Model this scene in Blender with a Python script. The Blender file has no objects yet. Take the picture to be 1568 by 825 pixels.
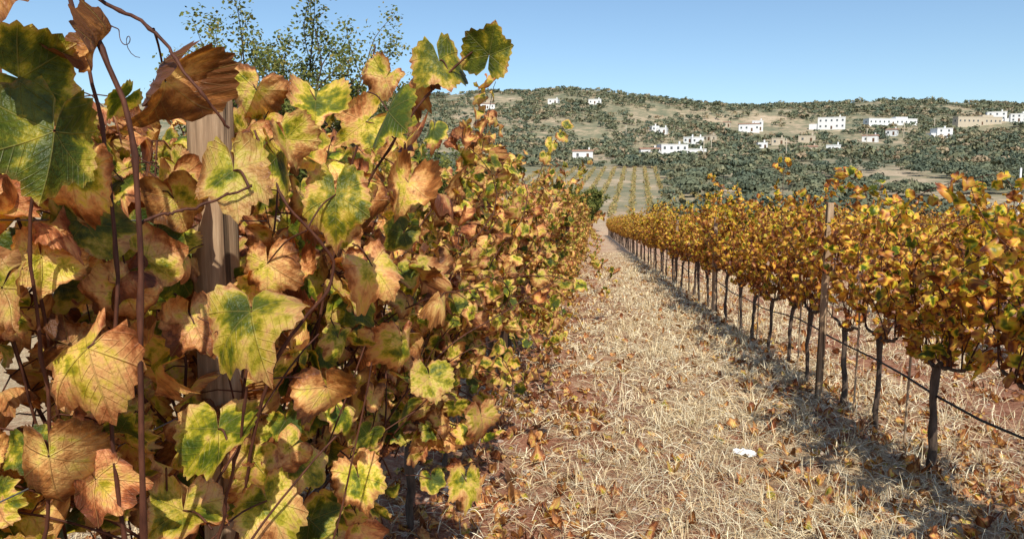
import bpy, math, random
import numpy as np
from mathutils import Vector

R = np.random.default_rng(7)
random.seed(7)
SC = bpy.context.scene
COL = SC.collection
SLOPE = 0.044

# ------------------------------------------------------------------ terrain
def hash2(ix, iy, seed):
    n = (ix.astype(np.int64) * 374761393 + iy.astype(np.int64) * 668265263 + seed * 1442695041) & 0x7fffffff
    n = ((n ^ (n >> 13)) * 1274126177) & 0x7fffffff
    return ((n ^ (n >> 16)) & 0xffff) / 65535.0

def vnoise(x, y, seed=0):
    x = np.asarray(x, float); y = np.asarray(y, float)
    ix = np.floor(x); iy = np.floor(y); fx = x - ix; fy = y - iy
    fx = fx * fx * (3 - 2 * fx); fy = fy * fy * (3 - 2 * fy)
    a = hash2(ix, iy, seed); b = hash2(ix + 1, iy, seed)
    c = hash2(ix, iy + 1, seed); d = hash2(ix + 1, iy + 1, seed)
    return (a * (1 - fx) + b * fx) * (1 - fy) + (c * (1 - fx) + d * fx) * fy

def fbm(x, y, seed=0, octv=4):
    s = 0; a = 0.5; f = 1.0
    for i in range(octv):
        s = s + a * vnoise(np.asarray(x) * f, np.asarray(y) * f, seed + i * 17); a *= 0.5; f *= 2.03
    return s

def ground(x, y):
    x = np.asarray(x, float); y = np.asarray(y, float)
    yy = [-400, 0, 90, 120, 150, 200, 260, 330, 400, 480, 560, 640, 720, 800, 1000, 1800]
    pp = [17.6, 0, -3.96, -3.6, -1.5, 2.5, 8.5, 14.5, 21, 40, 58, 80, 96, 92, 70, 30]
    p = np.interp(y, yy, pp)
    rid = np.interp(x, [-400, -130, -33, 10, 57, 117, 159, 260, 392, 700], [88, 93, 96, 94, 87, 82, 80, 80, 77, 74])
    k = np.clip((y - 230) / 250, 0, 1)
    z = p * (1 + (rid / 96 - 1) * k)
    z = z + (fbm(x / 70, y / 70, 3) - 0.47) * 9 * np.clip((y - 280) / 200, 0, 1)
    near = np.clip(1 - y / 60, 0, 1)
    z = z + near * ((fbm(x * 1.1, y * 1.1, 5) - 0.47) * 0.10 + (fbm(x * 5, y * 5, 9, 3) - .44) * 0.05)
    return z

# ------------------------------------------------------------------ mesh builder
class MB:
    def __init__(s):
        s.V = []; s.Q = []; s.M = []; s.C = []; s.L = []; s.n = 0
    def add(s, V, Q, mat, C, L=None):
        V = np.asarray(V, float).reshape(-1, 3); Q = np.asarray(Q, np.int64).reshape(-1, 4)
        C = np.asarray(C, float)
        if C.ndim == 1: C = np.tile(C, (len(V), 1))
        if L is None: L = np.zeros((len(V), 3))
        s.V.append(V); s.Q.append(Q + s.n); s.M.append(np.full(len(Q), mat)); s.C.append(C); s.L.append(L)
        s.n += len(V)
    def mesh(s, name, mats, smooth=True):
        V = np.concatenate(s.V); Q = np.concatenate(s.Q); M = np.concatenate(s.M)
        C = np.concatenate(s.C); L = np.concatenate(s.L)
        me = bpy.data.meshes.new(name)
        me.vertices.add(len(V)); me.vertices.foreach_set("co", V.astype(np.float32).ravel())
        me.loops.add(len(Q) * 4); me.loops.foreach_set("vertex_index", Q.astype(np.int32).ravel())
        me.polygons.add(len(Q)); me.polygons.foreach_set("loop_start", np.arange(0, len(Q) * 4, 4, dtype=np.int32))
        for m in mats: me.materials.append(m)
        me.polygons.foreach_set("material_index", M.astype(np.int32))
        me.polygons.foreach_set("use_smooth", np.full(len(Q), smooth))
        a = me.attributes.new("lc", 'FLOAT_COLOR', 'POINT'); a.data.foreach_set("color", C.astype(np.float32).ravel())
        b = me.attributes.new("luv", 'FLOAT_VECTOR', 'POINT'); b.data.foreach_set("vector", L.astype(np.float32).ravel())
        me.update(calc_edges=True)
        return me
    def obj(s, name, mats, parent=None, smooth=True, loc=None):
        o = bpy.data.objects.new(name, s.mesh(name, mats, smooth)); COL.objects.link(o)
        if parent: o.parent = parent
        if loc is not None: o.location = loc
        return o
    def tube(s, pts, rad, sides, mat, col):
        P = np.asarray(pts, float); n = len(P)
        rad = np.broadcast_to(np.asarray(rad, float), (n,))
        T = np.gradient(P, axis=0); T /= np.linalg.norm(T, axis=1)[:, None] + 1e-9
        up = np.array([0.31, 0.17, 0.93])
        if abs(T[0] @ up) > .9: up = np.array([.95, .2, .1])
        A = np.cross(T, up); A /= np.linalg.norm(A, axis=1)[:, None] + 1e-9
        B = np.cross(T, A)
        th = np.arange(sides) / sides * 2 * math.pi
        ring = (A[:, None, :] * np.cos(th)[None, :, None] + B[:, None, :] * np.sin(th)[None, :, None]) * rad[:, None, None] + P[:, None, :]
        V = ring.reshape(-1, 3)
        i = np.arange(n - 1)[:, None] * sides; j = np.arange(sides)[None, :]; j2 = (j + 1) % sides
        Q = np.stack([i + j, i + j2, i + sides + j2, i + sides + j], -1).reshape(-1, 4)
        s.add(V, Q, mat, col)
    def box(s, c, d, mat, col, rz=0):
        c = np.array(c, float); hx, hy, hz = d[0] / 2, d[1] / 2, d[2] / 2
        V = np.array([[-hx, -hy, -hz], [hx, -hy, -hz], [hx, hy, -hz], [-hx, hy, -hz], [-hx, -hy, hz], [hx, -hy, hz], [hx, hy, hz], [-hx, hy, hz]])
        cs, sn = math.cos(rz), math.sin(rz)
        V = np.stack([V[:, 0] * cs - V[:, 1] * sn, V[:, 0] * sn + V[:, 1] * cs, V[:, 2]], 1) + c
        Q = [[0, 3, 2, 1], [4, 5, 6, 7], [0, 1, 5, 4], [1, 2, 6, 5], [2, 3, 7, 6], [3, 0, 4, 7]]
        s.add(V, Q, mat, col)

def leaf_template(na, nr, teeth):
    lim = math.radians(173)
    ph = np.linspace(-lim, lim, na)
    d = np.abs(np.degrees(ph))
    Rr = np.interp(d, [0, 8, 20, 27, 33, 46, 55, 66, 80, 87, 98, 112, 124, 140, 158, 173],
                   [1.0, .96, .86, .79, .80, .91, .94, .90, .81, .77, .79, .84, .85, .80, .72, .40])
    if teeth:
        k = np.abs(((np.arange(na) / 4.0) % 1) - 0.5) * 2
        k2 = np.abs(((np.arange(na) / 12.0) % 1) - 0.5) * 2
        Rr = Rr * (1 + 0.085 * (k - .5) + .04 * (k2 - .5))
    fr = (np.arange(nr + 1) / nr)
    fr[0] = 0.02
    X = np.sin(ph)[None, :] * Rr[None, :] * fr[:, None]
    Y = np.cos(ph)[None, :] * Rr[None, :] * fr[:, None]
    PH = np.broadcast_to(ph[None, :], X.shape); F = np.broadcast_to(fr[:, None], X.shape)
    i = np.arange(nr)[:, None] * na; j = np.arange(na - 1)[None, :]
    Q = np.stack([i + j, i + na + j, i + na + j + 1, i + j + 1], -1).reshape(-1, 4)
    return dict(x=X.ravel(), y=Y.ravel(), ph=PH.ravel().copy(), f=F.ravel().copy(), q=Q)

T_HI = leaf_template(97, 7, True)
T_MID = leaf_template(37, 4, True)
T_LOW = leaf_template(13, 2, False)
T_FAR = leaf_template(8, 1, False)

def nrm(a): return a / (np.linalg.norm(a, axis=-1, keepdims=True) + 1e-9)

def add_leaves(mb, tp, P, N, T, S, bias, mat=0, curl=1.0):
    P = np.asarray(P, float); n = len(P)
    if n == 0: return
    N = nrm(np.asarray(N, float)); T = np.asarray(T, float)
    T = nrm(T - (T * N).sum(1)[:, None] * N); X = np.cross(T, N)
    S = np.asarray(S, float); bias = np.asarray(bias, float)
    x = tp['x'][None, :]; y = tp['y'][None, :]; ph = tp['ph'][None, :]; f = tp['f'][None, :]
    r2 = x * x + y * y; r = np.sqrt(r2)
    dry = (1 + bias.clip(-.2, .5) * 1.3)[:, None]
    def rn(m, sd): return R.normal(m, sd, n)[:, None] * curl * dry
    def pz(): return R.uniform(0, 6.28, n)[:, None]
    sx = R.uniform(.85, 1.15, n)[:, None]
    z = rn(-.12, .40) * x * x + rn(-.34, .36) * y * np.abs(y) + rn(.10, .30) * np.abs(x) \
        + rn(.0, .19) * np.sin(2 * ph + pz()) * r2 + rn(0, .15) * np.sin(3 * ph + pz()) * r2 \
        + rn(0, .07) * np.sin(7 * ph + pz()) * r2 * r + rn(0, .05) * np.sin(13 * ph + pz()) * r2 * r
    cell = np.abs(((ph / math.radians(57)) + 0.5) % 1 - 0.5) * 2
    z = z + 0.05 * r * cell * curl
    mc = np.clip(f - .6, 0, 1) ** 2 * (0.6 + bias[:, None].clip(-.3, .6) * 2.4)
    z = z + mc * R.choice([-1.4, 1.3, -.8], n)[:, None] * curl * (1 + .6 * np.sin(2 * ph + pz()))
    shr = 1 - np.clip(f - .55, 0, 1) * (.10 + bias[:, None].clip(0, .6) * .45) * (1 + .7 * np.sin(3 * ph + pz()))
    asym = 1 + R.normal(0, .09, n)[:, None] * np.sin(ph)
    lx = x * sx * shr * asym; ly = y * shr * asym
    W = P[:, None, :] + S[:, None, None] * (lx[..., None] * X[:, None, :] + ly[..., None] * T[:, None, :] + z[..., None] * N[:, None, :])
    nv = x.shape[1]
    Q = (tp['q'][None] + (np.arange(n) * nv)[:, None, None]).reshape(-1, 4)
    rnd = R.uniform(0, 1, n)
    C = np.stack([np.broadcast_to(f, (n, nv)), np.broadcast_to(rnd[:, None], (n, nv)),
                  np.broadcast_to(bias[:, None] + .5, (n, nv)), np.ones((n, nv))], -1).reshape(-1, 4)
    L = np.stack([np.broadcast_to(x, (n, nv)), np.broadcast_to(y, (n, nv)), np.broadcast_to(rnd[:, None] * 20, (n, nv))], -1).reshape(-1, 3)
    mb.add(W.reshape(-1, 3), Q, mat, C, L)

# ------------------------------------------------------------------ node helpers
def mat_new(name):
    m = bpy.data.materials.new(name); m.use_nodes = True
    nt = m.node_tree; nt.nodes.clear()
    return m, nt
class NT:
    def __init__(s, nt): s.nt = nt
    def n(s, t, **kw):
        nd = s.nt.nodes.new(t)
        for k, v in kw.items(): setattr(nd, k, v)
        return nd
    def put(s, inp, v):
        if v is None: return
        if isinstance(v, bpy.types.NodeSocket): s.nt.links.new(v, inp)
        else: inp.default_value = v
    def m(s, op, a, b=None, c=None, clamp=False):
        nd = s.n('ShaderNodeMath', operation=op); nd.use_clamp = clamp
        s.put(nd.inputs[0], a); s.put(nd.inputs[1], b)
        if c is not None: s.put(nd.inputs[2], c)
        return nd.outputs[0]
    def noise(s, vec, scale, detail=4, rough=.55):
        nd = s.n('ShaderNodeTexNoise'); nd.inputs['Scale'].default_value = scale
        nd.inputs['Detail'].default_value = detail; nd.inputs['Roughness'].default_value = rough
        if vec is not None: s.put(nd.inputs['Vector'], vec)
        return nd.outputs['Fac']
    def ramp(s, fac, stops):
        nd = s.n('ShaderNodeValToRGB'); cr = nd.color_ramp
        while len(cr.elements) < len(stops): cr.elements.new(.5)
        for e, (p, c) in zip(cr.elements, stops): e.position = p; e.color = (*c, 1)
        s.put(nd.inputs['Fac'], fac); return nd.outputs['Color']
    def mix(s, f, a, b, bt='MIX'):
        nd = s.n('ShaderNodeMix', data_type='RGBA', blend_type=bt)
        s.put(nd.inputs[0], f)
        s.put(nd.inputs[6], a if not isinstance(a, tuple) else (*a, 1)); s.put(nd.inputs[7], b if not isinstance(b, tuple) else (*b, 1))
        return nd.outputs[2]
    def map(s, v, a, b, c=0., d=1.):
        nd = s.n('ShaderNodeMapRange'); s.put(nd.inputs[0], v)
        for i, q in enumerate((a, b, c, d)): nd.inputs[i + 1].default_value = q
        return nd.outputs[0]
    def mapping(s, vec, scale):
        nd = s.n('ShaderNodeMapping'); s.put(nd.inputs[0], vec); nd.inputs['Scale'].default_value = scale
        return nd.outputs[0]
    def bump(s, h, st, dist):
        nd = s.n('ShaderNodeBump'); nd.inputs['Strength'].default_value = st; nd.inputs['Distance'].default_value = dist
        s.put(nd.inputs['Height'], h); return nd.outputs[0]
    def out(s, col, rough=.8, nor=None, spec=.2, transl=None, tcol=None):
        p = s.n('ShaderNodeBsdfPrincipled'); s.put(p.inputs['Base Color'], col if not isinstance(col, tuple) else (*col, 1))
        s.put(p.inputs['Roughness'], rough); p.inputs['Specular IOR Level'].default_value = spec
        if nor is not None: s.put(p.inputs['Normal'], nor)
        o = s.n('ShaderNodeOutputMaterial'); sh = p.outputs[0]
        if transl is not None:
            t = s.n('ShaderNodeBsdfTranslucent'); s.put(t.inputs[0], tcol if tcol is not None else col)
            mx = s.n('ShaderNodeMixShader'); s.put(mx.inputs[0], transl)
            s.nt.links.new(p.outputs[0], mx.inputs[1]); s.nt.links.new(t.outputs[0], mx.inputs[2]); sh = mx.outputs[0]
        s.nt.links.new(sh, o.inputs[0])

def leaf_material(name, stops, detailed=True):
    m, nt = mat_new(name); k = NT(nt)
    a = k.n('ShaderNodeAttribute', attribute_name='lc'); sp = k.n('ShaderNodeSeparateColor'); nt.links.new(a.outputs['Color'], sp.inputs[0])
    rad, rnd, bias = sp.outputs
    uv = k.n('ShaderNodeAttribute', attribute_name='luv').outputs['Vector']
    n1 = k.noise(uv, 1.15, 3 if detailed else 1, .6)
    t = k.m('ADD', k.m('MULTIPLY', k.m('POWER', rad, 2.2), .34), k.m('MULTIPLY', k.m('SUBTRACT', n1, .5), 1.9))
    t = k.m('ADD', t, k.m('SUBTRACT', bias, .17))
    if detailed:
        n2 = k.noise(uv, 6, 5, .75)
        t = k.m('ADD', t, k.m('MULTIPLY', k.m('SUBTRACT', n2, .5), .7))
        sx = k.n('ShaderNodeSeparateXYZ'); nt.links.new(uv, sx.inputs[0])
        x, y = sx.outputs[0], sx.outputs[1]
        ang = k.m('ARCTAN2', x, y)
        r = k.m('SQRT', k.m('ADD', k.m('MULTIPLY', x, x), k.m('MULTIPLY', y, y)))
        w = math.radians(57)
        dl = k.m('SUBTRACT', ang, k.m('MULTIPLY', k.m('ROUND', k.m('DIVIDE', ang, w)), w))
        side = k.m('ABSOLUTE', k.m('MULTIPLY', r, k.m('SINE', dl)))
        along = k.m('MULTIPLY', r, k.m('COSINE', dl))
        mainv = k.map(side, 0.003, 0.018, 1, 0)
        ch = k.m('ABSOLUTE', k.m('SUBTRACT', k.m('FRACT', k.m('MULTIPLY', k.m('SUBTRACT', along, k.m('MULTIPLY', side, .9)), 7.5)), .5))
        secv = k.m('MULTIPLY', k.map(ch, .0, .09, 1, 0), .5)
        vein = k.m('MAXIMUM', mainv, secv)
    col = k.ramp(t, stops)
    hsv = k.n('ShaderNodeHueSaturation'); k.put(hsv.inputs['Hue'], k.map(rnd, 0, 1, .484, .508)); k.put(hsv.inputs['Value'], k.map(k.m('FRACT', k.m('MULTIPLY', rnd, 7.3)), 0, 1, .70, 1.28))
    hsv.inputs['Saturation'].default_value = 1.04
    nt.links.new(col, hsv.inputs['Color']); col = hsv.outputs[0]
    bp = None
    if detailed:
        crisp = k.m('MULTIPLY', k.map(rad, .84, 1.0), k.map(n2, .42, .58))
        col = k.mix(k.m('MULTIPLY', crisp, .6), col, (.24, .10, .035))
        col = k.mix(k.map(n2, .62, .72, 0, .65), col, (.14, .055, .02))
        col = k.mix(k.m('MULTIPLY', vein, .24), col, (.55, .45, .14))
        bp = k.bump(k.m('SUBTRACT', k.m('MULTIPLY', k.noise(uv, 18, 2, .6), .8), k.m('MULTIPLY', vein, .7)), .7, .004)
    tc = k.mix(1.0, col, (1.2, .95, .33), 'MULTIPLY')
    k.out(col, .45, bp, .35, .32, tc)
    return m

ST_L = [(0.0, (.050, .082, .010)), (.20, (.13, .165, .015)), (.33, (.42, .38, .035)), (.44, (.74, .60, .12)), (.56, (.82, .54, .20)), (.68, (.72, .38, .15)), (.83, (.42, .17, .06)), (1.0, (.16, .06, .025))]
ST_R = [(0.0, (.08, .11, .012)), (.16, (.22, .23, .02)), (.30, (.60, .50, .05)), (.47, (.76, .50, .09)), (.64, (.62, .32, .08)), (.82, (.38, .155, .04)), (1.0, (.18, .065, .025))]
M_LEAF = leaf_material("vine_leaf_green_yellow", ST_L)
M_LEAFR = leaf_material("vine_leaf_yellow_rust", ST_R, False)

def simple_noise_mat(name, c1, c2, scale, rough=.85, bumpst=.5, bd=.01, stretch=(1, 1, 1), spec=.2):
    m, nt = mat_new(name); k = NT(nt)
    tc = k.n('ShaderNodeTexCoord').outputs['Object']; v = k.mapping(tc, stretch)
    n = k.noise(v, scale, 5, .65)
    col = k.ramp(n, [(.3, c1), (.7, c2)])
    k.out(col, rough, k.bump(n, bumpst, bd), spec)
    return m
M_CANE = simple_noise_mat("cane_bark", (.035, .012, .008), (.13, .048, .026), 60, .6, .5, .002, (1, 1, .3))
M_TRUNK = simple_noise_mat("vine_trunk_bark", (.035, .026, .02), (.16, .11, .08), 30, .95, 1, .01, (1, 1, .2))
M_WIRE = simple_noise_mat("galvanised_wire", (.10, .10, .10), (.2, .19, .18), 20, .5, .1, .001)
M_HOSE = simple_noise_mat("black_hose", (.012, .012, .012), (.03, .028, .026), 20, .5, .1, .001)
M_PAINT = simple_noise_mat("whitewash", (.66, .65, .64), (.78, .77, .75), 1.5, .8, .1, .01)
M_TAN = simple_noise_mat("tan_masonry", (.46, .38, .28), (.56, .48, .37), 1.5, .85, .1, .01)
M_TILE = simple_noise_mat("terracotta_tiles", (.30, .16, .10), (.42, .25, .17), 6, .85, .3, .02, (1, .3, 1))
M_GLASS = simple_noise_mat("window_glass", (.05, .055, .06), (.10, .11, .12), 1, .2, 0, .01, spec=.5)
M_DOOR = simple_noise_mat("door_wood", (.10, .05, .03), (.16, .09, .05), 4, .6, .1, .01)
M_STONE = simple_noise_mat("limestone", (.26, .17, .12), (.55, .45, .36), 12, .9, .6, .01)
M_PAPER = simple_noise_mat("paper", (.78, .78, .78), (.84, .84, .83), 12, .8, .1, .002)
m, nt = mat_new("weathered_post_wood"); k = NT(nt); tc = k.n('ShaderNodeTexCoord').outputs['Object']
g1 = k.noise(k.mapping(tc, (1, 1, .05)), 60, 5, .7); g2 = k.noise(k.mapping(tc, (1, 1, .25)), 9, 4, .6)
gc = k.map(k.noise(k.mapping(tc, (1, 1, .022)), 42, 2, .4), .60, .66)
col = k.ramp(k.m('ADD', k.m('MULTIPLY', g1, .6), k.m('MULTIPLY', g2, .4)), [(.32, (.15, .09, .05)), (.5, (.38, .25, .15)), (.66, (.60, .45, .29))])
col = k.mix(k.m('MULTIPLY', gc, .85), col, (.04, .025, .015))
k.out(col, .85, k.bump(k.m('SUBTRACT', g1, gc), .9, .004), .15); M_POST = m

def attr_color_mat(name, stops, transl=.0, rough=.8):
    m, nt = mat_new(name); k = NT(nt)
    a = k.n('ShaderNodeAttribute', attribute_name='lc'); sp = k.n('ShaderNodeSeparateColor'); nt.links.new(a.outputs['Color'], sp.inputs[0])
    col = k.ramp(sp.outputs[1], stops)
    col = k.mix(1.0, col, k.ramp(sp.outputs[2], [(0, (.6, .6, .6)), (1, (1.15, 1.15, 1.15))]), 'MULTIPLY')
    k.out(col, rough, None, .15, transl if transl > 0 else None)
    return m
M_STRAW = attr_color_mat("dry_straw", [(0, (.18, .09, .05)), (.25, (.42, .26, .14)), (.55, (.70, .53, .29)), (1, (.90, .80, .57))], .0)
M_HILLTREE = attr_color_mat("hill_tree_foliage_hazed", [(0, (.105, .130, .090)), (.4, (.155, .168, .10)), (.7, (.22, .21, .12)), (.9, (.32, .25, .15)), (1, (.38, .28, .18))])  # aerial haze put into the colour: greens lightened and greyed for distance
M_TREE = attr_color_mat("tree_foliage", [(0, (.05, .075, .02)), (.5, (.13, .15, .035)), (.85, (.24, .22, .05)), (1, (.34, .26, .07))], .25)
M_FV = attr_color_mat("distant_vine_foliage", [(0, (.18, .17, .065)), (.6, (.28, .23, .085)), (1, (.38, .24, .10))])

# ------------------------------------------------------------------ ground
def make_ground():
    def grid(dense0, dense1, step, lo, hi, g):
        a = list(np.arange(dense0, dense1, step)); s = step; x = dense1
        while x < hi: a.append(x); s *= g; x += s
        a.append(hi); s = step; x = dense0 - step; b = []
        while x > lo: b.append(x); s *= g; x -= s
        b.append(lo); return np.array(b[::-1] + a)
    xs = grid(-3, 6, .06, -1500, 1500, 1.06)
    ys = grid(1.5, 14, .06, -300, 1800, 1.028)
    X, Y = np.meshgrid(xs, ys); Z = ground(X, Y)
    V = np.stack([X, Y, Z], -1).reshape(-1, 3); nx = len(xs)
    i = np.arange(len(ys) - 1)[:, None] * nx; j = np.arange(nx - 1)[None, :]
    Q = np.stack([i + j, i + j + 1, i + nx + j + 1, i + nx + j], -1).reshape(-1, 4)
    m, nt = mat_new("vineyard_soil_and_hillside"); k = NT(nt)
    tc = k.n('ShaderNodeTexCoord').outputs['Object']
    sx = k.n('ShaderNodeSeparateXYZ'); nt.links.new(tc, sx.inputs[0]); x, y, z = sx.outputs
    big = k.noise(tc, .9, 4, .6); med = k.noise(tc, 6, 5, .7); fine = k.noise(tc, 45, 5, .75)
    fib = k.noise(k.mapping(tc, (6, 1.2, 1)), 16, 4, .7)
    soil = k.ramp(k.m('ADD', k.m('MULTIPLY', fine, .6), k.m('MULTIPLY', med, .4)), [(.35, (.17, .065, .035)), (.52, (.44, .20, .115)), (.68, (.64, .42, .30))])
    straw = k.ramp(k.m('ADD', k.m('MULTIPLY', fine, .5), k.m('MULTIPLY', fib, .5)), [(.33, (.25, .14, .07)), (.5, (.62, .44, .25)), (.68, (.86, .73, .50))])
    side = k.m('ADD', k.map(x, -.6, 1.2, -.10, .04), k.map(x, 1.9, 3.0, 0, -.15))
    side = k.m('ADD', side, k.map(x, -2.0, -1.2, .22, 0))
    f = k.m('ADD', k.m('ADD', k.m('MULTIPLY', big, .6), k.m('MULTIPLY', med, .6)), side)
    near = k.mix(k.map(f, .52, .68), soil, straw)
    near = k.mix(k.map(y, 14, 40, 0, .5), near, (.60, .42, .29))
    nb = k.noise(tc, .03, 5, .62); nc = k.noise(tc, .16, 5, .72)
    hill = k.ramp(k.m('ADD', k.m('MULTIPLY', nb, .5), k.m('MULTIPLY', nc, .5)), [(.38, (.15, .16, .10)), (.48, (.24, .22, .135)), (.55, (.40, .31, .20)), (.64, (.56, .43, .30))])
    col = k.mix(k.map(y, 95, 150), near, hill)
    h = k.m('ADD', k.m('MULTIPLY', fine, .6), fib)
    k.out(col, .95, k.bump(h, .9, .025), .1)
    mb = MB(); mb.add(V, Q, 0, [0, 0, 0, 1]); return mb.obj("ground", [m])
make_ground()

# ------------------------------------------------------------------ vines
def cane_path(p, d, L, grav, jit, top, step=.05, outx=0.0, xlim=9.):
    pts = [p.copy()]; n = int(L / step); dv = np.zeros(3)
    for i in range(n):
        dv = dv * .7 + R.normal(0, jit, 3)
        d = d + dv; d[2] -= grav * (i / n); d[0] += outx * .04
        if p[2] > top: d[2] -= .25
        if abs(p[0]) > xlim: d[0] -= np.sign(p[0]) * .15
        if p[2] < .15 and d[2] < 0: d[2] = 0.02
        d = d / np.linalg.norm(d); p = p + d * step; pts.append(p.copy())
    return np.array(pts)

def grow_vine(style, tp, petioles, top, world=None, density=1.0, reject=None, dryshift=0., low=.52):
    mb = MB(); col = [0, .5, .5, 1]; Lf = style == 'L'
    hz = R.uniform(.58, .70); lean = R.normal(0, .03, 2)
    n = 9; zz = np.linspace(-.15, hz, n)
    tr = np.stack([np.interp(zz, [0, hz], [0, lean[0]]) + R.normal(0, .007, n), np.interp(zz, [0, hz], [0, lean[1]]) + R.normal(0, .007, n), zz], 1)
    rr = np.linspace(.023, .017, n) * R.uniform(.8, 1.2) * (1 + R.normal(0, .12, n)); rr[-1] *= 1.5; rr[-2] *= 1.2
    mb.tube(tr, rr, 8, 2, col)
    head = tr[-1]; arms = []
    for sg in (-1, 1):
        m = 7; ext = .46 if Lf else .32; yy = np.linspace(0, sg * ext, m)
        a = np.stack([head[0] + R.normal(0, .008, m), head[1] + yy, head[2] + .06 * np.abs(yy) / ext + R.normal(0, .008, m)], 1); a[0] = head
        mb.tube(a, np.linspace(.016, .009, m), 6, 2, col); arms.append(a)
    P = []; N = []; T = []; S = []; Bz = []
    nc = int((20 if Lf else 15) * density)
    for c in range(nc):
        a = arms[c % 2]; p0 = a[R.integers(0, len(a))] + R.normal(0, .01, 3)
        if Lf:
            if c % 5 < 2:
                sg = 1 if R.random() < .7 else -1
                pts = cane_path(p0, np.array([sg * .7, R.normal(0, .4), R.uniform(.0, .9)]), R.uniform(.5, 1.0), .35, .05, top, outx=sg, xlim=.42)
            else:
                pts = cane_path(p0, np.array([R.normal(.03, .25), R.normal(0, .22), 1.]), R.uniform(.9, 1.0 + top * .42), .07, .045, top, xlim=.38)
        else:
            pts = cane_path(p0, np.array([R.normal(0, .20), R.normal(0, .13), 1.]), R.uniform(.5, 1.05 + .28 * top), .05, .05, top + R.normal(0, .1), xlim=.21)
        if world is not None and reject is not None:
            if reject(pts + world).mean() > .25: continue
        mb.tube(pts[::2], np.linspace(.0048, .0018, len(pts[::2])), 5, 1, col)
        for i in range(1, len(pts)):
            if R.random() < (.12 if Lf else .18): continue
            for q in range(2 if R.random() < (.55 if Lf else .42) else 1):
                tan = pts[i] - pts[i - 1]
                sd = nrm(np.cross(tan, [R.normal(), R.normal(), R.normal()]))
                pl = R.uniform(.03, .09) * (1 if Lf else .8)
                pe = pts[i] + sd * pl * np.array([1.3, 1, .7]) + [0, 0, -.01]
                if pe[2] < (.12 if Lf else low): continue
                if not Lf and pe[2] < .85 and R.random() < .5: continue
                if Lf and pe[2] < .7 and R.random() < .35: continue
                outx = pe[0] + R.normal(0, .06)
                nn = np.array([np.clip(outx * 3.2, -1, 1) * .75, -.45, .35]) + R.normal(0, .55, 3)
                tt = np.array([sd[0] * .5, sd[1] * .5, -.8]) + R.normal(0, .5, 3)
                u = i / len(pts)
                s = R.uniform(.038, .070) * (1.1 - .45 * max(0, u - .6)) * (1.0 if Lf else .76)
                if petioles: mb.tube(np.array([pts[i], (pts[i] + pe) / 2 + [0, 0, .008], pe]), [.0018, .0014, .0013], 4, 1, col)
                P.append(pe); N.append(nn); T.append(tt); S.append(s)
                hgt = pe[2] / top
                if Lf: b = R.choice([-.24, .05, .27], p=[.22, .40, .38]) + R.normal(0, .09)
                else: b = R.choice([-.12, .08, .30], p=[.18, .42, .40]) + R.normal(0, .1) - (hgt - .6) * .30 + dryshift
                Bz.append(b)
    P = np.array(P); N = np.array(N); T = np.array(T); S = np.array(S); Bz = np.array(Bz)
    if world is not None and reject is not None:
        kq = ~reject(P + world); P, N, T, S, Bz = P[kq], N[kq], T[kq], S[kq], Bz[kq]
    add_leaves(mb, tp, P, N, T, S, Bz, 0, 1.2)
    return mb

XL = -0.86; XR = 2.08
LM = [M_LEAF, M_CANE, M_TRUNK]; RM = [M_LEAFR, M_CANE, M_TRUNK]
def rej_left(w):
    x, y, z = w[:, 0], w[:, 1], w[:, 2]
    d = np.sqrt(x * x + y * y + (z - 1.5) ** 2)
    r = (d < .95) | ((y < 1.35) & (x > -.76)) | ((y >= 1.35) & (y < 1.75) & (x > -.62)) | ((y >= 1.75) & (y < 6) & (x > -.40)) | (y < .55)
    r |= (y < 2.3) & (z > 1.74)
    r |= (np.abs(x / np.maximum(y, .01) + .53) < .045) & (y < 1.6) & (z > 1.42)
    return r
y = .75; i = 0
while y < 8.5:
    tp = T_HI if y < 2.6 else (T_MID if y < 5.5 else T_LOW)
    g = float(ground(XL, y)); w = np.array([XL, y, g])
    topz = 1.70 if y < 2.2 else (1.92 if y < 3.2 else 2.12)
    mb = grow_vine('L', tp, y < 4.2, topz, w, 1.0, rej_left)
    mb.obj("grapevine", LM, loc=w); y += .88; i += 1
varL = [grow_vine('L', T_LOW, False, 2.12, None, .95).mesh("grapevine_mesh", LM) for _ in range(5)]
while y < 88:
    me = varL[i % 5]; o = bpy.data.objects.new("grapevine", me); COL.objects.link(o)
    xx = XL + R.normal(0, .04); o.location = (xx, y, float(ground(xx, y))); s = R.uniform(.92, 1.12)
    o.scale = (s, s, s); y += .88; i += 1
# (y, top, density, dryness)
for yv, top, dn, ds in [(2.75, 2.0, .9, -.05), (3.65, 2.15, 1.15, -.10), (4.54, 2.22, 1.4, -.14), (5.45, 1.65, .6, .02), (6.25, 1.70, .5, .08), (7.1, 2.1, .9, .08), (8.0, 2.3, 1.15, .04), (8.85, 2.15, 1.0, .02)]:
    w = np.array([XR + R.normal(0, .03), yv, 0]); w[2] = float(ground(w[0], w[1]))
    mb = grow_vine('R', T_MID if yv < 6 else T_LOW, yv < 5, top, None, dn, None, ds)
    mb.obj("grapevine", RM, loc=w)
varR = [grow_vine('R', T_LOW, False, 1.65 + .13 * (q % 5), None, .9, None, (.02, -.06, .08)[q % 3]).mesh("grapevine_mesh", RM) for q in range(7)]
y = 9.7; i = 0
while y < 88:
    o = bpy.data.objects.new("grapevine", varR[(i * 5 + i // 3) % 7]); COL.objects.link(o)
    xx = XR + R.normal(0, .04); o.location = (xx, y, float(ground(xx, y))); s = R.uniform(.88, 1.12); o.scale = (s, s, s)
    if R.random() < .5: o.rotation_euler = (0, 0, math.pi)
    y += .90; i += 1
rows = bpy.data.objects.new("vineyard_rows", None); COL.objects.link(rows)
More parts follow.
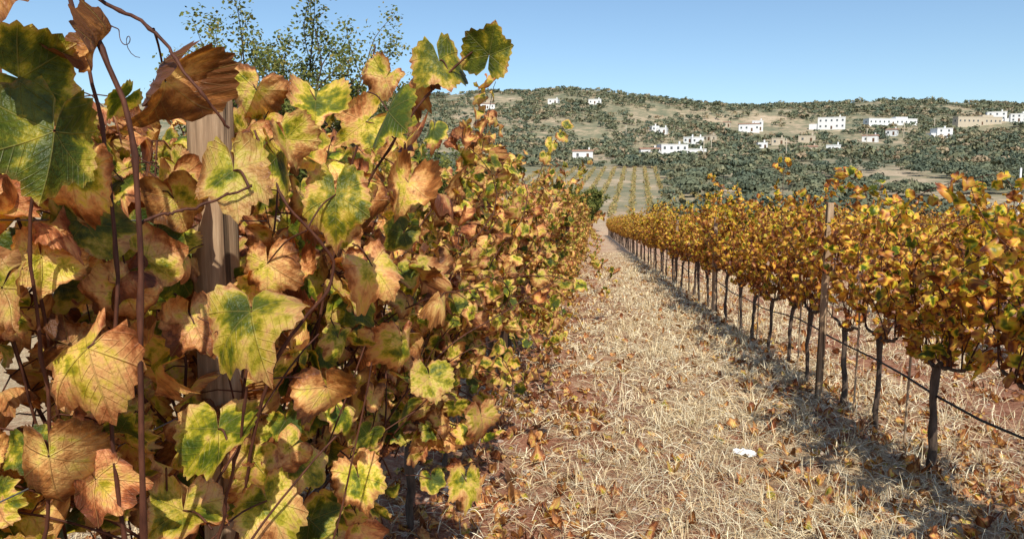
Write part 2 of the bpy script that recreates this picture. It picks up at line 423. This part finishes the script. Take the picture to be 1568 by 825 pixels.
varF = [grow_vine('R', T_FAR, False, 1.72 + .08 * (q % 3), None, .8, None, .18).mesh("row_vine", RM) for q in range(5)]
rx = XR + 2.85
while rx < 62:
    y = max(2.0, rx * 1.15)
    while y < 92:
        o = bpy.data.objects.new("row_vine", varF[R.integers(0, 5)]); COL.objects.link(o); o.parent = rows
        s = R.uniform(.86, 1.14); o.location = (rx + R.normal(0, .05), y, float(ground(rx, y))); o.scale = (s, s, s)
        if R.random() < .5: o.rotation_euler = (0, 0, math.pi)
        y += .95
    rx += 2.85

# ---- nearest vine: large leaves and shoots
mb = MB(); col = [0, .5, .5, 1]
def sm(pts, n=24):
    P = np.array(pts, float); t = np.linspace(0, len(P) - 1, n); out = []
    for tt in t:
        i = min(int(tt), len(P) - 2); f = tt - i
        p0 = P[max(i - 1, 0)]; p1 = P[i]; p2 = P[i + 1]; p3 = P[min(i + 2, len(P) - 1)]
        out.append(.5 * ((2 * p1) + (-p0 + p2) * f + (2 * p0 - 5 * p1 + 4 * p2 - p3) * f * f + (-p0 + 3 * p1 - 3 * p2 + p3) * f ** 3))
    return np.array(out)
canes = [
    ([(-.86, 1.2, -.05), (-.75, 1.1, .55), (-.67, 1.0, 1.06), (-.656, 1.0, 1.40), (-.66, 1.0, 1.60), (-.713, 1.0, 1.76), (-.74, 1.02, 1.95)], .0050, .0034),
    ([(-.72, 1.08, .7), (-.74, 1.05, 1.1), (-.73, 1.06, 1.45), (-.78, 1.08, 1.75), (-.85, 1.05, 2.0)], .0036, .0024),
    ([(-.88, 1.05, 1.86), (-.746, 1.1, 1.79), (-.663, 1.1, 1.739), (-.595, 1.1, 1.66), (-.57, 1.14, 1.60)], .0034, .0020),
    ([(-.65, 1.01, 1.45), (-.60, 1.05, 1.47), (-.53, 1.12, 1.505)], .0024, .0018),
    ([(-.80, 1.5, .6), (-.66, 1.42, 1.1), (-.53, 1.45, 1.33), (-.60, 1.4, 1.47), (-.68, 1.45, 1.62)], .0042, .0022),
    ([(-.86, 2.0, .7), (-.72, 2.0, 1.3), (-.52, 2.0, 1.66), (-.38, 2.0, 1.82), (-.26, 2.0, 1.91)], .0045, .002),
    ([(-.86, 2.2, .7), (-.76, 2.2, 1.4), (-.66, 2.2, 1.75), (-.63, 2.2, 1.93)], .0045, .002),
    ([(-.8, 4.0, .6), (-.5, 4.0, .98), (-.25, 4.0, 1.03), (-.03, 4.0, .98)], .004, .002),
    ([(-.86, 9.0, 1.0), (-.6, 9.0, 1.75), (-.42, 9.0, 2.1), (-.28, 9.0, 2.28)], .006, .003),
    ([(-.86, 1.3, .6), (-.70, 1.2, .8), (-.62, 1.15, 1.0), (-.55, 1.1, 1.2)], .0040, .0022),
    ([(-.88, 1.0, .6), (-.84, 1.0, .9), (-.80, .98, 1.15), (-.80, .96, 1.4), (-.77, .95, 1.6)], .0034, .0022),
]
for p, r0, r1 in canes:
    q = sm(p, 40); q = q + np.cumsum(R.normal(0, .0014, q.shape), 0)
    rr = np.linspace(r0, r1, len(q)); rr[::6] *= 1.35
    mb.tube(q, rr, 8, 1, col)
for c0 in [(-.70, 1.03, 1.74), (-.60, 1.2, 1.55), (-.45, 2.0, 1.78), (-.62, 1.1, 1.30)]:
    t = np.linspace(0, 1, 40); a = t * t * 13 * R.uniform(.7, 1.2)
    q = np.stack([c0[0] + .05 * t + .010 * t * np.cos(a), c0[1] - .01 * t + .006 * np.sin(a * .7), c0[2] - .04 * t + .012 * t * np.sin(a)], 1)
    mb.tube(q, np.linspace(.0010, .0005, 40), 4, 1, col)
H = [
 (-.69, .90, 1.575, .095, -.28, (.35, -.75, .5), (-.1, .0, -1)),
 (-.70, .85, 1.745, .085, .20, (.2, -.9, .3), (-.3, .0, -1)),
 (-.775, .95, 1.65, .085, -.20, (.4, -.7, .5), (.8, .0, -.4)),
 (-.694, 1.0, 1.70, .062, .36, (-.3, -.8, .3), (.2, 0, -1)),
 (-.714, 1.2, 1.68, .085, .42, (.9, -.4, .1), (.1, 0, -1)),
 (-.565, 1.13, 1.53, .088, .02, (.2, -.8, .6), (-.05, -.3, -1)),
 (-.53, 1.5, 1.49, .098, -.10, (.1, -.85, .5), (.25, 0, -1)),
 (-.70, .95, 1.28, .085, .08, (.3, -.8, .5), (-.2, 0, -1)),
 (-.53, 1.1, 1.31, .092, -.04, (.15, -.7, .7), (.3, -.2, -1)),
 (-.62, 1.15, 1.10, .092, -.16, (.25, -.75, .6), (.6, -.2, -.7)),
 (-.77, .95, 1.12, .085, .30, (.3, -.8, .3), (-.1, 0, -1)),
 (-.515, 1.7, 1.32, .092, .08, (.3, -.7, .55), (.0, 0, -1)),
 (-.41, 2.0, 1.845, .105, -.18, (.3, -.85, .35), (.2, 0, -1)),
 (-.275, 2.0, 1.855, .090, -.26, (.2, -.9, .25), (.4, 0, .9)),
 (-.48, 2.04, 1.80, .085, .22, (-.2, -.85, .3), (-.2, 0, -1)),
 (-.643, 2.2, 1.86, .050, -.04, (.1, -.9, .3), (.2, 0, 1)),
 (-.47, 1.7, 1.68, .105, -.38, (-.6, -.6, .1), (.3, 0, -1)),
 (-.74, 1.6, 1.72, .080, .24, (.3, -.8, .3), (-.1, 0, -1)),
 (-.65, 1.72, 1.71, .080, -.12, (.6, -.6, .3), (.1, 0, -1)),
 (-.56, 1.7, .80, .085, -.02, (.3, -.6, .7), (.2, 0, -1)),
 (-.61, 1.3, .91, .092, -.02, (.2, -.5, .8), (.3, -.5, -.8)),
 (-.43, 2.5, .47, .085, -.05, (.3, -.6, .7), (.2, 0, -1)),
 (-.39, 2.6, .68, .090, .02, (.4, -.6, .6), (.0, 0, -1)),
 (-.06, 4.0, .99, .060, -.12, (.2, -.6, .8), (1, 0, -.1)), (-.14, 4.0, 1.0, .065, -.08, (.1, -.6, .8), (-.3, 0, -1)), (-.28, 4.0, 1.02, .07, .1, (.2, -.7, .6), (.1, 0, -1)),
 (-.78, .9, 1.37, .080, .12, (.3, -.8, .4), (.1, 0, -1)),
 (-.72, 1.2, .93, .080, .03, (.2, -.6, .7), (-.3, 0, -1)),
 (-.30, 9.0, 2.25, .09, -.1, (.2, -.8, .4), (.5, 0, .7)), (-.36, 9.0, 2.15, .1, -.05, (.2, -.8, .4), (.5, 0, -.7)), (-.48, 9, 2.05, .1, -.1, (0, -.8, .4), (-.5, 0, -.7)), (-.55, 9, 1.9, .1, 0, (.3, -.8, .4), (.2, 0, -.9)),
 (-.60, 1.42, 1.60, .070, .05, (.5, -.6, .4), (.1, 0, -1)), (-.66, 1.45, 1.35, .08, .18, (.4, -.7, .3), (.0, 0, -1)),
 (-.56, 1.5, 1.08, .085, .28, (.3, -.8, .3), (.2, 0, -1)), (-.50, 1.9, 1.10, .085, .10, (.5, -.6, .5), (.0, 0, -1)), (-.47, 2.1, .95, .085, -.05, (.4, -.7, .5), (.2, 0, -1)),
 (-.50, 2.0, 1.52, .080, .22, (.5, -.6, .3), (-.2, 0, -1)), (-.60, 1.95, 1.68, .08, .0, (.3, -.8, .4), (-.2, 0, -1)), (-.74, 1.3, 1.25, .09, .32, (.3, -.8, .2), (.1, 0, -1)),
 (-.56, 2.0, 1.80, .07, .12, (.3, -.8, .4), (-.5, 0, -1)), (-.78, 1.05, 1.52, .08, .1, (.2, -.9, .3), (.3, 0, -1)),
]
Pv = np.array([h[:3] for h in H]); Sv = np.array([h[3] for h in H]); Bv = np.array([h[4] for h in H])
Nv = nrm(np.array([h[5] for h in H], float)) + R.normal(0, .26, (len(H), 3)); Tv = np.array([h[6] for h in H], float) + R.normal(0, .25, (len(H), 3))
add_leaves(mb, T_HI, Pv, Nv, Tv, Sv, Bv, 0, 1.1)
for h in H:
    p = np.array(h[:3]); best = None
    for c, _, _ in canes:
        q = sm(c); d = np.linalg.norm(q - p, axis=1); j = d.argmin()
        if best is None or d[j] < best[0]: best = (d[j], q[j])
    e = best[1] if best[0] < .14 else p + np.array([-.06, .04, .05])
    mb.tube(sm([p, (p + e) / 2 + [0, 0, .012], e], 8), np.linspace(.0016, .0022, 8), 6, 1, col)
# inner foliage of the nearest vine, behind the outer leaves
n = 620
yy = R.uniform(1.0, 2.7, n); zz = R.uniform(.2, 1.72, n); xx = np.where(R.random(n) < .6, R.uniform(-1.25, -.78, n), R.uniform(-.85, -.52, n))
P = np.stack([xx, yy, zz], 1); kq = ~rej_left(P)
kq &= ~((np.abs(xx / yy + .53) < .050) & (yy < 1.6) & (R.random(n) < .85))
kq &= ~((zz < .85) & (R.random(n) < .65))
kq &= vnoise(yy * 4, zz * 4, 5) > .32
P = P[kq]; n = len(P)
add_leaves(mb, T_MID, P, np.stack([R.normal(.35, .4, n), R.normal(-.5, .4, n), R.normal(.35, .4, n)], 1), np.stack([R.normal(0, .5, n), R.normal(0, .4, n), R.normal(-.8, .3, n)], 1),
           R.uniform(.045, .08, n), R.choice([-.22, .08, .3], n) + R.normal(0, .08, n), 0, 1.2)
for j in range(n):
    a = P[j]; b = a + np.array([R.normal(-.03, .03), R.normal(.02, .03), R.uniform(.01, .07)]); mb.tube([a, (a + b) / 2 + [0, 0, .006], b], .0015, 4, 1, col)
for j in range(34):
    p0 = np.array([R.uniform(-.95, -.72), R.uniform(1.1, 2.9), R.uniform(.05, .6)]); q = cane_path(p0, np.array([R.normal(.05, .25), R.normal(0, .25), 1.]), R.uniform(.6, 1.1), .03, .035, 1.6)
    mb.tube(q, np.linspace(.0038, .0018, len(q)), 6, 1, col)
mb.obj("grapevine", LM)

# ------------------------------------------------------------------ posts, wires, hose
def post(name, x, y, h, r, lean=(0, 0)):
    m = MB(); n = 14; g = float(ground(x, y)) - .2
    z = np.concatenate([np.linspace(g, g + h + .2 - .008, n), [g + h + .2, g + h + .2, g + h + .2]])
    t = (z - g) / (h + .2)
    P = np.stack([x + lean[0] * t, y + lean[1] * t, z + np.array([0] * n + [0, .0005, .001])], 1)
    rad = np.concatenate([np.full(n, r) * (1 + R.normal(0, .015, n)), [r * .93, r * .5, .0005]])
    m.tube(P, rad, 24, 0, [0, .5, .5, 1]); o = m.obj(name, [M_POST]); return o
post("vineyard_post", -.824, 1.55, 1.765, .049)
for yv in (7.2, 13, 19, 25, 31): post("vineyard_post", XL, yv, 1.75, .045)
post("vineyard_post", 1.94, 6.40, 1.66, .031, (.03, .0))
for yv in (1.2, 12.4, 18, 24, 30, 36): post("vineyard_post", XR - .05, yv, 1.65, .034, (R.normal(0, .04), 0))
for yv in (5.0, 5.95, 7.55, 9.4, 10.6):
    m = MB(); g = float(ground(XR, yv)); m.tube([(XR, yv, g), (XR + .01, yv, g + .7), (XR, yv + .01, g + 1.35)], .008, 7, 0, [0, .5, .5, 1]); m.obj("vine_stake", [M_POST])
def line(name, x, zz, r, mat, y0=0.0, y1=88, sag=.0):
    m = MB(); yy = np.arange(y0, y1, .5); g = -SLOPE * yy
    m.tube(np.stack([x + .01 * np.sin(yy * 1.3), yy, g + zz + sag * np.sin(yy * 1.1) + sag * .5 * np.sin(yy * 2.7)], 1), r, 6, 0, [0, 0, 0, 1]); m.obj(name, [mat])
for zz in (.68, 1.1, 1.5): line("trellis_wire", XL + .02, zz, .0013, M_WIRE); line("trellis_wire", XR + .02, zz, .0015, M_WIRE)
line("irrigation_hose", XR - .03, .52, .0075, M_HOSE, sag=.03)

# ------------------------------------------------------------------ straw, fallen leaves, stones
def strips(mb, P, D, Ln, W, lift, bend, tone):
    n = len(P); D = nrm(D); U = np.array([0, 0, 1.])
    Sd = nrm(np.cross(D, U[None])); k = np.linspace(0, 1, 4)
    cen = P[:, None, :] + D[:, None, :] * (Ln[:, None] * k)[..., None]
    cen[..., 2] += lift[:, None] * k * 1.0 + bend[:, None] * (k * (1 - k)) * 4
    cen += Sd[:, None, :] * (R.normal(0, .12, n) * Ln)[:, None, None] * (k * k)[None, :, None]
    wd = W[:, None] * np.array([.8, 1, .8, .15])
    roll = R.uniform(-.6, .6, n)[:, None, None]
    off = Sd[:, None, :] * wd[..., None] * np.cos(roll) + U * wd[..., None] * np.sin(roll)
    V = np.stack([cen - off / 2, cen + off / 2], 2).reshape(-1, 3)
    q = np.array([[0, 1, 3, 2], [2, 3, 5, 4], [4, 5, 7, 6]])
    Q = (q[None] + (np.arange(n) * 8)[:, None, None]).reshape(-1, 4)
    C = np.repeat(np.stack([np.zeros(n), tone, R.uniform(0, 1, n), np.ones(n)], 1), 8, 0)
    mb.add(V, Q, 0, C)
mb = MB()
N = 170000
yv = 2.3 * (16 ** R.uniform(0, 1, N)); xv = R.uniform(-3.2, 6.5, N)
keep = (xv < .75 * yv + .5) & (xv > -.8 * yv)
dens = fbm(xv * 1.6, yv * 1.6, 41) * 1.0 + .22 * np.clip((xv + .6) / 1.4, 0, 1) - .22 * np.clip((xv - 2.) / 1.2, 0, 1) + R.uniform(-.22, .22, N)
keep &= dens > .54
xv, yv = xv[keep], yv[keep]; n = len(xv)
th = R.uniform(0, 6.28, n); D = np.stack([np.cos(th), np.sin(th), np.zeros(n)], 1)
Ln = R.uniform(.04, .20, n); W = R.uniform(.0018, .0050, n) * np.clip(yv / 4, 1, 3)
strips(mb, np.stack([xv, yv, ground(xv, yv) + .004], 1), D, Ln, W, R.uniform(-.004, .05, n), R.uniform(0, .035, n), np.clip(R.normal(.60, .28, n), 0, 1))
mb.obj("straw_litter", [M_STRAW])
mb = MB(); P = []; D = []; Ln = []; W = []; LF = []; tone = []
nt_ = 0
while nt_ < 760:
    ty = 2.6 * (9 ** R.random()); tx = R.uniform(-.1, 4.8)
    if tx > .7 * ty + .3: continue
    if vnoise(tx * 1.3, ty * 1.3, 77) < .45 - (.2 if tx > 1.2 else 0): continue
    nt_ += 1; g = float(ground(tx, ty)); nb = R.integers(10, 28); sz = R.uniform(.4, 1.1) * (1.7 if R.random() < .12 else 1)
    for b in range(nb):
        a = R.uniform(0, 6.28); P.append((tx + R.normal(0, .03), ty + R.normal(0, .03), g)); D.append((math.cos(a), math.sin(a), 0))
        l = R.uniform(.05, .17) * sz; Ln.append(l); W.append(R.uniform(.0016, .003) * max(1, ty / 4)); LF.append(R.uniform(.02, .20) * sz); tone.append(R.uniform(.5, 1))
strips(mb, np.array(P), np.array(D), np.array(Ln), np.array(W), np.array(LF), np.full(len(P), .01), np.array(tone))
mb.obj("dry_grass", [M_STRAW])
mb = MB(); n = 5800
yv = 2.4 * (12 ** R.uniform(0, 1, n)); which = R.random(n)
xv = np.where(which < .25, R.normal(XL + .3, .45, n), np.where(which < .6, R.normal(XR, .55, n), R.uniform(-2.5, 5.5, n)))
P = np.stack([xv, yv, ground(xv, yv) + .018], 1)
Nn = np.stack([R.normal(0, .35, n), R.normal(0, .35, n), np.ones(n)], 1); a = R.uniform(0, 6.28, n)
add_leaves(mb, T_LOW, P, Nn, np.stack([np.cos(a), np.sin(a), np.zeros(n)], 1), R.choice([.028, .04, .055], n) * R.uniform(.8, 1.15, n), R.normal(.29, .12, n), 0, 1.3)
mb.obj("fallen_leaves", [M_LEAF])
mb = MB()
th, ph = np.meshgrid(np.linspace(0, 2 * math.pi, 9)[:-1], np.linspace(.05, math.pi - .05, 6))
base = np.stack([np.sin(ph) * np.cos(th), np.sin(ph) * np.sin(th), np.cos(ph)], -1).reshape(-1, 3)
qs = np.array([[i * 8 + j, i * 8 + (j + 1) % 8, (i + 1) * 8 + (j + 1) % 8, (i + 1) * 8 + j] for i in range(5) for j in range(8)])[:, ::-1]
for k_ in range(900):
    sy = 2.5 * (8 ** R.random()); sx_ = R.uniform(-2, 4.5); s = R.uniform(.006, .022) * (1.6 if R.random() < .08 else 1)
    V = base * (1 + R.normal(0, .16, (len(base), 1))) * s * np.array([R.uniform(.8, 1.4), R.uniform(.8, 1.3), R.uniform(.5, .8)])
    mb.add(V + [sx_, sy, float(ground(sx_, sy)) + s * .2], qs, 0, [0, 0, 0, 1])
mb.obj("stones", [M_STONE], smooth=False)
mb = MB(); gx, gy = np.meshgrid(np.linspace(-1, 1, 7), np.linspace(-1, 1, 5))
px, py = 1.0, 4.75
V = np.stack([px + gx * .07, py + gy * .035, float(ground(px, py)) + .03 + R.normal(0, .010, gx.shape)], -1).reshape(-1, 3)
mb.add(V, [[i * 7 + j, i * 7 + j + 1, (i + 1) * 7 + j + 1, (i + 1) * 7 + j] for i in range(4) for j in range(6)], 0, [0, 0, 0, 1]); mb.obj("paper_scrap", [M_PAPER], smooth=False)

# ------------------------------------------------------------------ leaf clumps (trees)
def clumpquads(mb, C, Nrm, S, tone, val, mat=0):
    n = len(C); Nn = nrm(Nrm + R.normal(0, .5, (n, 3))); A = nrm(np.cross(Nn, R.normal(0, 1, (n, 3)))); B = np.cross(Nn, A)
    S = S[:, None]; e = R.uniform(.55, 1, (n, 1))
    V = np.stack([C - A * S, C - B * S * e * .8 + Nn * S * .15, C + A * S * 1.1, C + B * S * e + Nn * S * .1], 1).reshape(-1, 3)
    Q = np.arange(n * 4).reshape(-1, 4)
    Cc = np.repeat(np.stack([np.zeros(n), tone, val, np.ones(n)], 1), 4, 0)
    mb.add(V, Q, mat, Cc)
def sphere_pts(n): return nrm(R.normal(0, 1, (n, 3)))

HOUSES = [(38, 362, 13, 5.8, 2, 'w'), (27, 358, 9, 3.6, 1, 'w'), (50, 370, 9, 3.8, 1, 'w'), (160, 525, 17, 7.5, 2, 'w'), (207, 550, 36, 4.0, 1, 'w'), (262, 545, 34, 5.2, 1, 't'), (284, 565, 12, 5.6, 2, 'w'),
 (204, 465, 9, 5, 2, 'w'), (102, 505, 13, 4.6, 1, 'w'), (109, 512, 7, 6, 2, 'w'), (45, 490, 6, 3.2, 1, 'w'), (61, 447, 7, 3.4, 1, 'w'), (2, 605, 10, 3.4, 1, 'w'), (-31, 605, 8, 3.2, 1, 'w'), (-84, 595, 12, 3.6, 1, 'w'),
 (-4, 338, 9, 3.0, 1, 'w'), (125, 405, 7, 3.2, 1, 'w'), (113, 403, 6, 3.2, 1, 't'), (159, 450, 8, 3.4, 1, 'w'), (122, 443, 9, 3.2, 1, 't'), (104, 435, 7, 3.2, 1, 't'), (57, 450, 5, 3.0, 1, 'w'), (296, 560, 10, 5.2, 2, 'w'),
 (40, 496, 5, 2.8, 1, 'w'), (72, 470, 5, 3.0, 1, 't'), (182, 480, 6, 3.2, 1, 'w'), (94, 540, 5, 3.2, 1, 't'), (92, 420, 5, 3.0, 1, 'w')]
mb = MB(); cnt = 0
def tree_cloud(mb, x, y, r, h, nq, qs, tone):
    g = float(ground(x, y)); nl = 4; cs = np.stack([R.normal(0, r * .38, nl), R.normal(0, r * .38, nl), R.uniform(.45, .75, nl) * h], 1)
    rs = R.uniform(.5, .8, nl) * r; w = R.integers(0, nl, nq); v = sphere_pts(nq); v[:, 2] = np.abs(v[:, 2]) * 1.1 - .35
    P = cs[w] + v * rs[w][:, None] * np.array([1, 1, h / (2.0 * r)]) * R.uniform(.7, 1.05, (nq, 1))
    P[:, 2] = np.maximum(P[:, 2], .1)
    clumpquads(mb, P + [x, y, g], v + [0, 0, .3], R.uniform(.6, 1.3, nq) * qs, np.clip(tone + R.normal(0, .10, nq), 0, 1), R.uniform(.3, 1, nq))
while cnt < 10500:
    y = 262 + 500 * R.random() ** .9; x = R.uniform(-.30 * y, .66 * y)
    d = float(fbm(x / 26, y / 42, 60))
    if d + R.normal(0, .07) < .455: continue
    if any(abs(x - hx) < hw * .5 + 3.0 and -20 < y - hy < 8 for hx, hy, hw, _, _, _ in HOUSES): continue
    if -60 < x < 22 and y < 275: continue
    r = R.choice([R.uniform(.8, 1.7), R.uniform(1.7, 3.2)], p=[.5, .5]); tree_cloud(mb, x, y, r, r * R.uniform(1.1, 1.6), 28, r * .32, np.clip(R.normal(.42, .28), 0, 1)); cnt += 1
mb.obj("hillside_trees", [M_HILLTREE])
mb = MB(); cnt = 0
while cnt < 640:
    y = R.uniform(106, 290); x = R.uniform(-.35 * y, .62 * y)
    if -.10 * y < x < .095 * y and y < 262: continue
    if y < 112 and x < .12 * y: continue
    if float(fbm(x / 22, y / 30, 31)) < .38: continue
    r = R.uniform(1.4, 3.6); tree_cloud(mb, x, y, r, r * R.uniform(1.0, 1.35), 230, r * .14, np.clip(R.normal(.28, .22), 0, 1)); cnt += 1
mb.obj("valley_trees", [M_HILLTREE])
mb = MB()
for k_ in range(15):
    x0 = -24 + k_ * 3.4
    n = 900; yy = R.uniform(125, 262, n); xx = x0 + (yy - 125) * .06 + R.normal(0, .30, n); zz = ground(xx, yy) + R.uniform(.2, 1.1, n)
    clumpquads(mb, np.stack([xx, yy, zz], 1), np.tile([0, -.6, .5], (n, 1)), R.uniform(.15, .32, n), R.uniform(.3, 1, n), R.uniform(0, 1, n))
mb.obj("distant_vineyard", [M_FV])

# ------------------------------------------------------------------ houses
def house(x, y, w, h, st, kind):
    g = float(ground(x, y)); e = bpy.data.objects.new("white_house" if kind == 'w' else "stone_house", None); COL.objects.link(e)
    e.location = (x, y, g); e.rotation_euler = (0, 0, -math.atan2(x, y) * .6 + R.normal(0, .3))
    d = R.uniform(5, 8); wm = M_PAINT if kind == 'w' else M_TAN; c = [0, .5, .5, 1]
    m = MB(); m.box((0, 0, h / 2 - 1.5), (w, d, h + 3), 0, c)
    if st == 2: m.box((-w * .5 - w * .16, .3, h * .25 - 1.5), (w * .32, d * .8, h * .5 + 3), 0, c)
    if w > 20: m.box((w * .2, .4, h + .8), (w * .25, d * .7, 1.6), 0, c)
    m.obj("walls", [wm], e, smooth=False)
    m = MB()
    if st == 1 and w < 20 and R.random() < .35:
        o = .35; V = np.array([[-w / 2 - o, -d / 2 - o, h + .003], [w / 2 + o, -d / 2 - o, h + .003], [w / 2 + o, d / 2 + o, h + .003], [-w / 2 - o, d / 2 + o, h + .003], [-w / 2 - o, 0, h + .9], [w / 2 + o, 0, h + .9]])
        m.add(V, [[0, 1, 5, 4], [2, 3, 4, 5], [0, 3, 2, 1]], 0, c)
        m.add(np.array([V[0], V[4], V[3], (V[0] + V[3]) / 2, V[1], V[2], V[5], (V[1] + V[2]) / 2]), [[0, 1, 2, 3], [4, 7, 5, 6]], 0, c)
        m.obj("roof", [M_TILE], e, smooth=False)
    else:
        t = .25
        for cx, cy, lx, ly in ((0, -d / 2 - .02, w + .1, t), (0, d / 2 + .02, w + .1, t), (-w / 2 - .02, 0, t, d - .25), (w / 2 + .02, 0, t, d - .25)): m.box((cx, cy, h + .18), (lx, ly, .36), 0, c)
        m.obj("parapet", [wm], e, smooth=False)
    m = MB(); nw = max(2, int(w / 3.2)); fl = st
    for f in range(fl):
        for i in range(nw):
            if f == 0 and i == nw // 2: continue
            wx = -w / 2 + (i + .5) * w / nw; m.box((wx, -d / 2 - .02, (f + .52) * h / fl), (1.1, .1, 1.25), 0, c)
    for sg in (-1, 1): m.box((sg * (w / 2 + .02), 0, h / fl * .52), (.1, 1.2, 1.2), 0, c)
    m.obj("windows", [M_GLASS], e, smooth=False)
    m = MB(); m.box((-w / 2 + (nw // 2 + .5) * w / nw, -d / 2 - .03, 1.05), (1.1, .12, 2.1), 0, c); m.obj("door", [M_DOOR], e, smooth=False)
    m = MB(); m.box((w * .3, d * .2, h + 1.0), (.7, .7, 1.9), 0, c); m.obj("chimney", [wm], e, smooth=False)
for hh in HOUSES: house(*hh)
def pole(x, y, h, r=.14, arm=True, mat=M_TAN):
    m = MB(); g = float(ground(x, y)); m.tube([(x, y, g - .5), (x, y, g + h * .5), (x, y, g + h), (x, y, g + h + .01)], [r, r * .85, r * .7, .001], 8, 0, [0, 0, 0, 1])
    if arm: m.box((x, y, g + h - .6), (1.8, .12, .12), 0, [0, 0, 0, 1]); m.tube([(x - .8, y, g + h - .55), (x - .8, y, g + h - .25)], .05, 6, 0, [0, 0, 0, 1]); m.tube([(x + .8, y, g + h - .55), (x + .8, y, g + h - .25)], .05, 6, 0, [0, 0, 0, 1])
    m.obj("utility_pole", [mat])
pole(59, 110, 8.2, .17, False, M_PAINT)
for (a, b) in ((62, 400), (150, 430), (185, 470), (48, 330), (95, 380), (215, 500), (20, 450)): pole(a, b, 9, .22)

# ------------------------------------------------------------------ trees at left
def tree(name, x, y, h, spread, nlimb, nleaf, ls, trunk_r, low=.35):
    g = float(ground(x, y)); m = MB(); c = [0, .5, .5, 1]; tips = []
    base = np.array([x, y, g - .1]); fork = base + [R.normal(0, .15), R.normal(0, .15), h * low]
    m.tube(sm([base, (base + fork) / 2 + R.normal(0, .04, 3), fork], 8), np.linspace(trunk_r, trunk_r * .75, 8), 9, 1, c)
    for i in range(nlimb):
        a = i / nlimb * 6.28 + R.normal(0, .3); el = R.uniform(.25, 1.0); rr = spread * R.uniform(.6, 1.0) * math.cos(el * 1.1)
        end = fork + [math.cos(a) * rr, math.sin(a) * rr, (h * (1 - low)) * (.25 + .75 * math.sin(el * 1.4)) * R.uniform(.75, 1)]
        q = sm([fork, fork * .6 + end * .4 + [0, 0, .15] + R.normal(0, .08, 3), end], 12); m.tube(q, np.linspace(trunk_r * .5, .012, 12), 6, 1, c)
        for k_ in range(9):
            s = q[R.integers(3, 12)]; dv = (end - fork) * .22 + R.normal(0, spread * .16, 3) + [0, 0, .05]; e2 = s + dv
            q2 = sm([s, (s + e2) / 2 + R.normal(0, .05, 3), e2], 7); m.tube(q2, np.linspace(.012, .003, 7), 4, 1, c); tips += [q2[2], q2[3], q2[4], q2[5], q2[6], q2[6]]
    tips = np.array(tips); w = R.integers(0, len(tips), nleaf); P = tips[w] + R.normal(0, spread * .045, (nleaf, 3))
    clumpquads(m, P, np.tile([.1, -.5, .6], (nleaf, 1)), R.uniform(.6, 1.2, nleaf) * ls, np.clip(R.normal(.5, .25, nleaf), 0, 1), R.uniform(0.2, 1, nleaf), 0)
    m.obj(name, [M_TREE, M_TRUNK])
tree("almond_tree", -5.25, 12.5, 4.6, 2.3, 26, 34000, .034, .09, .34)
tree("olive_tree", -6.2, 17, 3.3, 1.9, 11, 12000, .05, .14, .3)
tree("olive_tree", -5.6, 24, 3.4, 2.2, 11, 12000, .06, .16, .3)
tree("olive_tree", -14, 22, 3.6, 2.4, 11, 12000, .06, .16, .3)
tree("olive_tree", -11, 17, 3.2, 2.2, 11, 12000, .055, .16, .25)
tree("olive_tree", -19, 26, 4.0, 2.6, 11, 12000, .07, .16, .25)
tree("olive_tree", -9, 40, 4.2, 2.8, 11, 9000, .08, .18, .3)
tree("olive_tree", -22, 40, 4.6, 3.2, 11, 9000, .09, .18, .3)
tree("olive_tree", -1.2, 94, 5.4, 3.2, 16, 20000, .14, .20, .12)

# ------------------------------------------------------------------ light, world, camera
sun_dir = Vector((0.24, -1.0, 1.05)).normalized()
sl = bpy.data.lights.new("sun", 'SUN'); sl.energy = 5.0; sl.angle = math.radians(.5); sl.color = (1.0, .95, .84)
so = bpy.data.objects.new("sun", sl); COL.objects.link(so); so.rotation_euler = sun_dir.to_track_quat('Z', 'Y').to_euler()
w = bpy.data.worlds.new("World"); SC.world = w; w.use_nodes = True
nt = w.node_tree; bg = nt.nodes['Background']; sky = nt.nodes.new('ShaderNodeTexSky'); sky.sky_type = 'NISHITA'; sky.sun_disc = False
sky.sun_elevation = math.asin(sun_dir.z); sky.sun_rotation = math.atan2(sun_dir.x, sun_dir.y); sky.air_density = 1.0; sky.dust_density = .5; sky.ozone_density = 2.2
tint = nt.nodes.new('ShaderNodeMix'); tint.data_type = 'RGBA'; tint.blend_type = 'MULTIPLY'; tint.inputs[0].default_value = 1.0; tint.inputs[7].default_value = (.96, 1.05, 1.08, 1)
nt.links.new(sky.outputs[0], tint.inputs[6]); nt.links.new(tint.outputs[2], bg.inputs[0]); bg.inputs[1].default_value = .135
cam = bpy.data.cameras.new("camera"); co = bpy.data.objects.new("camera", cam); COL.objects.link(co)
cam.sensor_width = 36; cam.lens = 26; cam.clip_start = .02; cam.clip_end = 6000
co.location = (0, 0, 1.5); co.rotation_euler = (math.radians(90 - 6.15), 0, math.radians(6.1))
SC.camera = co
SC.view_settings.view_transform = 'Standard'; SC.view_settings.look = 'None'; SC.view_settings.exposure = 0
